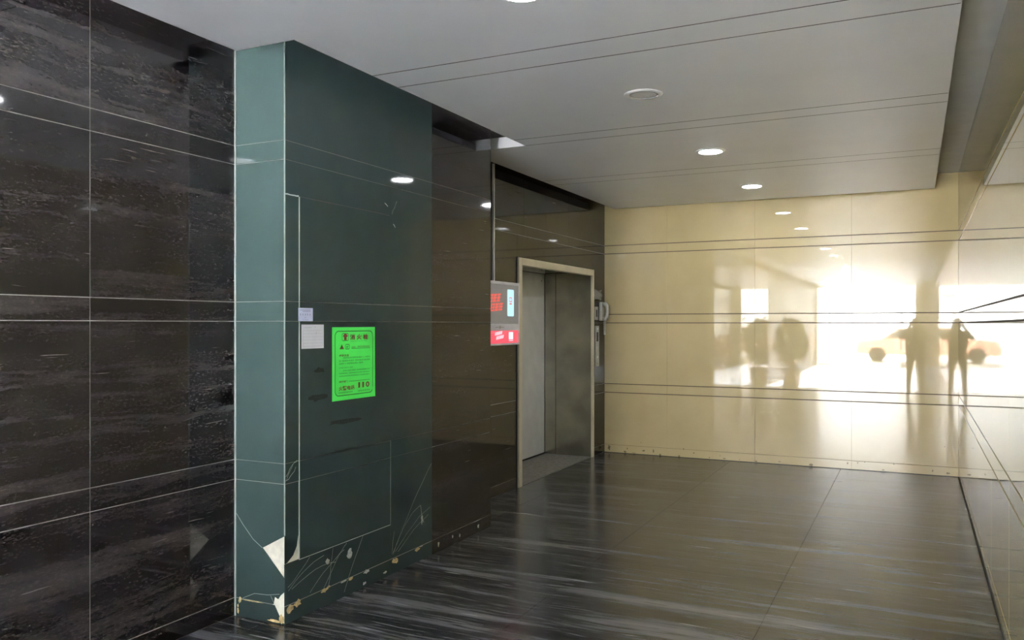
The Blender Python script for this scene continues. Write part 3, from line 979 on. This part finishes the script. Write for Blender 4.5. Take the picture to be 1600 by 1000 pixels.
# ================================================================== ENTRANCE BEHIND THE VIEWER
beige = plain('beige_entrance_stone', (.45, .37, .24), .35)
bm = bmesh.new()
add_box(bm, 0.0, XR + .3, YE - .3, YE, 0, ZC)
add_box(bm, -7.0, -3.35, YE - .3, YE, 0, ZC + 1.5)
add_box(bm, -3.4, XR + .3, YE - .3, YE, ZS, ZC + 1.5)
tag(link('wall_entrance', bm_mesh('wall_entrance', bm), beige), kind='structure')
gl = NT('clear_door_glass')
tr = gl.n('ShaderNodeBsdfTransparent')
gs = gl.n('ShaderNodeBsdfGlossy')
gs.inputs['Roughness'].default_value = .01
mx = gl.n('ShaderNodeMixShader')
mx.inputs[0].default_value = .06
gl.l(tr.outputs[0], mx.inputs[1])
gl.l(gs.outputs[0], mx.inputs[2])
gl.l(mx.outputs[0], gl.t.nodes['Material Output'].inputs[0])
for x, nm, hx in ((-3.30, 'left', 1), (-.05, 'right', -1)):
    e = thing('glass_door', (x, YE - .05, 0), 'open glass entrance door leaf by the %s, mirrored in the back wall' % ('beige lobby wall' if hx > 0 else 'beige pier behind the viewer'), 'door')
    x1 = x + hx * .42
    a, b = min(x, x1), max(x, x1)
    box('stile', a, a + .04, YE - .08, YE - .03, 0, 2.6, 'steel_frame', e)
    box('stile', b - .04, b, YE - .08, YE - .03, 0, 2.6, 'steel_frame', e)
    box('rail', a + .04, b - .04, YE - .08, YE - .03, 0, .08, 'steel_frame', e)
    box('rail', a + .04, b - .04, YE - .08, YE - .03, 2.54, 2.6, 'steel_frame', e)
    box('pane', a + .04, b - .04, YE - .06, YE - .05, .08, 2.54, gl.m, e)
    tube('handle', [(x1 - hx * .07, YE - .02, .7), (x1 - hx * .07, YE + .03, .75), (x1 - hx * .07, YE + .03, 1.75), (x1 - hx * .07, YE - .02, 1.8)], .016, 'chrome', e)

# outside
gm = plain('sunlit_concrete', (.50, .47, .40), .9, var=.15, scale=.8)
bm = bmesh.new()
add_box(bm, -45, 45, -80, YE - .3, -.2, -.02)
add_box(bm, XR + .2, 45, YE - .3, 20, -.2, -.02)
tag(link('ground', bm_mesh('ground', bm), gm), kind='structure')

def leafy(name, c, rx, rz, n, mat, parent, ls=.12, sd=1):
    rr = random.Random(sd)
    v, f = [], []
    for i in range(n):
        d = Vector((rr.gauss(0, 1), rr.gauss(0, 1), rr.gauss(0, 1))).normalized() * rr.uniform(.45, 1) ** .5
        p = Vector((d.x * rx, d.y * rx, d.z * rz)) * (1 + .25 * noise.noise(d * 2 + Vector((sd, 0, 0))))
        a = Vector((rr.uniform(-1, 1), rr.uniform(-1, 1), rr.uniform(-1, 1))).normalized()
        b = a.orthogonal().normalized()
        s = ls * rr.uniform(.6, 1.2)
        k = len(v)
        v += [p - a * s, p + b * s * .38, p + a * s, p - b * s * .38]
        f.append((k, k + 1, k + 2, k + 3))
    return link(name, mesh_of(name, v, f), mat, parent, c)
leafm = plain('green_leaf', (.03, .07, .018), .6, var=.4, scale=6)
barkm = plain('brown_bark', (.10, .07, .045), .9, var=.3)
for i, (x, y, h, lab) in enumerate(((4.5, -30, 6.5, 'tall tree beyond the entrance at the right end of the car park'), (-9.5, -34, 7.5, 'taller tree beyond the entrance at the far left of the car park'), (9.0, -38, 8, 'tallest tree beyond the entrance, farthest back'))):
    t = thing('tree', (x, y, 0), lab, 'tree', 'trees beyond the entrance')
    tube('trunk', [(x, y, 0), (x + .1, y, h * .3), (x - .05, y + .1, h * .62)], [.2, .16, .09], barkm, t, 10)
    leafy('crown', (x, y, h * .68), h * .33, h * .3, 2600, leafm, t, .22, i + 3)
pot = thing('potted_bush', (-2.85, -3.2, 0), 'bushy potted plant by the lobby wall, mirrored dimly in the back wall', 'plant')
lathe('pot', [(.05, 0), (.20, 0), (.25, .38), (.27, .38), (.27, .42), (.22, .42), (.21, .38), (.02, .38)], plain('brown_ceramic', (.13, .07, .04), .4), pot, (-2.85, -3.2, 0))
tube('stem', [(-2.85, -3.2, .36), (-2.84, -3.18, .8), (-2.87, -3.2, 1.2)], [.03, .024, .015], barkm, pot, 8)
leafy('foliage', (-2.85, -3.2, 1.1), .42, .62, 900, leafm, pot, .10, 9)

def car(x, y, rz, color, label):
    t = thing('car', (x, y, -.02), label, 'car', 'cars parked outside the entrance')
    paint = plain('car_paint', color, .2, var=.02)
    glass = plain('car_window_glass', (.03, .035, .04), .08)
    L, W = 4.3, 1.72
    prof = [(-2.12, .32), (-2.15, .62), (-2.05, .88), (-1.15, .98), (-.55, 1.42), (.75, 1.46), (1.45, 1.02), (2.05, .96), (2.15, .62), (2.10, .32)]
    bm = bmesh.new()
    secs = []
    for sy, k, dz in ((-W / 2, .98, 0), (-W / 2 - 0.0, 1, 0), (W / 2, 1, 0)):
        pass
    for sy in (-.86, -.80, .80, .86):
        ins = .06 if abs(sy) > .83 else 0
        row = []
        for px, pz in prof:
            top = max(0, (pz - .95) / .5)
            row.append(bm.verts.new((px * (1 - ins * .25), sy * (1 - .16 * top), pz - ins * .3 * (1 if pz > .5 else -1))))
        secs.append(row)
    for a, b in zip(secs, secs[1:]):
        for i in range(len(prof)):
            j = (i + 1) % len(prof)
            bm.faces.new([a[i], a[j], b[j], b[i]])
    bm.faces.new(secs[0])
    bm.faces.new(secs[-1][::-1])
    me = bm_mesh('body', bm)
    Mx = Matrix.Rotation(rz, 4, 'Z')
    def put(nm, me_, mat, par):
        me_.transform(Mx)
        return link(nm, me_, mat, par, (x, y, -.02))
    body = put('body', me, paint, t)
    for s in (-1, 1):
        w = [(-1.02, .99), (-.50, 1.37), (.05, 1.39), (.05, .99)], [(.12, .99), (.12, 1.39), (.70, 1.40), (1.28, 1.02)]
        for q in w:
            bm = bmesh.new()
            vv = [bm.verts.new((px, s * (.862 * (1 - .16 * max(0, (pz - .95) / .5)) + .004), pz)) for px, pz in q]
            vv2 = [bm.verts.new((p.co.x, p.co.y - s * .02, p.co.z)) for p in vv]
            bm.faces.new(vv)
            for i in range(4):
                bm.faces.new([vv[i], vv[(i + 1) % 4], vv2[(i + 1) % 4], vv2[i]])
            put('side_window', bm_mesh('side_window', bm), glass, t)
        for wx in (-1.32, 1.32):
            bm = bmesh.new()
            bmesh.ops.create_cone(bm, cap_ends=True, segments=24, radius1=.32, radius2=.32, depth=.2, matrix=Matrix.Translation((wx, s * .78, .32)) @ Matrix.Rotation(PI / 2, 4, 'X'))
            bmesh.ops.create_cone(bm, cap_ends=True, segments=16, radius1=.17, radius2=.15, depth=.22, matrix=Matrix.Translation((wx, s * .79, .32)) @ Matrix.Rotation(PI / 2, 4, 'X'))
            put('wheel', bm_mesh('wheel', bm), 'dark', t)
    return t
car(-.1, -19.2, 0, (.80, .42, .33), 'orange red car parked straight outside the entrance')
car(-6.6, -21.5, .1, (.75, .75, .75), 'white car parked to the left outside the entrance')

# ================================================================== THE PHOTOGRAPHER (seen mirrored in the back wall)
def skin_body(name, joints, edges, root=0, levels=2):
    me = bpy.data.meshes.new(name)
    me.from_pydata([j[0] for j in joints], edges, [])
    o = bpy.data.objects.new(name, me)
    COL.objects.link(o)
    sk = o.modifiers.new('skin', 'SKIN')
    sk.use_smooth_shade = True
    ss = o.modifiers.new('sub', 'SUBSURF')
    ss.levels = ss.render_levels = levels
    for i, j in enumerate(joints):
        r = j[1] if isinstance(j[1], tuple) else (j[1], j[1])
        me.skin_vertices[0].data[i].radius = r
        me.skin_vertices[0].data[i].use_root = (i == root)
    dg = bpy.context.evaluated_depsgraph_get()
    out = bpy.data.meshes.new_from_object(o.evaluated_get(dg))
    bpy.data.objects.remove(o)
    return out
bx0, by0 = 0.0, -.40
J, E = [], []
def jn(p, r, prev=None):
    J.append((p, r))
    if prev is not None:
        E.append((prev, len(J) - 1))
    return len(J) - 1
pel = jn((bx0, by0, .93), (.185, .125))
wst = jn((bx0, by0, 1.08), (.175, .12), pel)
chs = jn((bx0, by0, 1.26), (.185, .125), wst)
nk0 = jn((bx0, by0 + .01, 1.40), (.085, .075), chs)
nk1 = jn((bx0, by0 + .03, 1.47), (.052, .052), nk0)
hd0 = jn((bx0, by0 + .05, 1.53), (.070, .080), nk1)
hd1 = jn((bx0, by0 + .05, 1.61), (.080, .098), hd0)
hd2 = jn((bx0, by0 + .04, 1.685), (.058, .070), hd1)
for s in (-1, 1):
    sh = jn((bx0 + s * .19, by0, 1.36), .062, chs)
    elb = jn((bx0 + s * .275, by0 + .14, 1.24), .045, sh)
    wr = jn((bx0 * .2 + s * .115, -.07, 1.46), .030, elb)
    pm = jn((s * .100, -.035, 1.515), (.022, .036), wr)
    hp = jn((bx0 + s * .10, by0, .84), .092, pel)
    kn = jn((bx0 + s * .12, by0 + .02, .49), .060, hp)
    an = jn((bx0 + s * .13, by0 - .02, .10), .042, kn)
    jn((bx0 + s * .145, by0 + .07, .045), (.042, .034), an)
    jn((bx0 + s * .15, by0 + .15, .035), (.040, .026), len(J) - 1)
    for q in range(5):
        base = (s * (.098 - .004 * q), -.030 + .002 * q, 1.50 + .018 * q if q else 1.485)
        ln = (.045, .055, .062, .058, .046)[q]
        if q == 0:      # thumb along the lower edge
            a = jn(base, .011, pm)
            b = jn((s * .075, -.022, 1.487), .010, a)
            jn((s * .052, -.016, 1.493), .008, b)
        else:
            a = jn((s * .098, -.018, 1.492 + .019 * q), .009, pm)
            b = jn((s * .090, .000 - .004, 1.494 + .019 * q), .0085, a)
            jn((s * (.090 - ln * .5), .002 - .003, 1.496 + .019 * q), .0075, b)
pm_me = skin_body('body', J, E)
mats = [plain('skin', (.45, .28, .20), .5), plain('dark_brown_jacket', (.05, .035, .025), .8), plain('dark_trousers', (.03, .028, .028), .85),
        plain('black_shoes', (.015, .015, .015), .4), plain('black_hair', (.012, .010, .009), .5)]
for m_ in mats:
    pm_me.materials.append(m_)
zmin = min(v.co.z for v in pm_me.vertices)
for p in pm_me.polygons:
    c = p.center
    p.use_smooth = True
    if c.z < .085:
        p.material_index = 3
    elif c.z < .95:
        p.material_index = 2
    elif c.y > -.085 or (c.z > 1.435 and abs(c.x - bx0) < .14 and c.y < -.2):
        p.material_index = 0
        if c.z > 1.66 or (c.z > 1.52 and c.y < by0 + .03):
            p.material_index = 4
    else:
        p.material_index = 1
pm_me.transform(Matrix.Translation((-bx0, -by0, -zmin)))
person = thing('person', (bx0, by0, 0), 'person in dark clothes holding up a phone, seen mirrored in the cream wall', 'person')
link('body', pm_me, None, person, (bx0, by0, 0))
skin_m = mats[0]
box('nose', bx0 - .012, bx0 + .012, by0 + .135, by0 + .158, 1.55, 1.60, skin_m, person, .006, 2)
for s in (-1, 1):
    box('eye', bx0 + s * .032 - .011, bx0 + s * .032 + .011, by0 + .132, by0 + .142, 1.608, 1.620, 'dark', person, .003)
    box('ear', bx0 + s * .080 - .008, bx0 + s * .080 + .008, by0 + .03, by0 + .065, 1.56, 1.63, skin_m, person, .006, 2)
box('mouth', bx0 - .022, bx0 + .022, by0 + .128, by0 + .136, 1.518, 1.526, plain('lip', (.3, .12, .1), .5), person, .002)
sm = thing('smartphone', (0, -.012, 1.505), 'dark smartphone held up by the person mirrored in the wall', 'phone')
box('case', -.078, .078, -.0135, -.006, 1.513, 1.588, 'dark', sm, .002, 2)
box('screen', -.072, .072, -.0145, -.0134, 1.517, 1.584, plain('phone_glass', (.02, .02, .025), .05), sm)
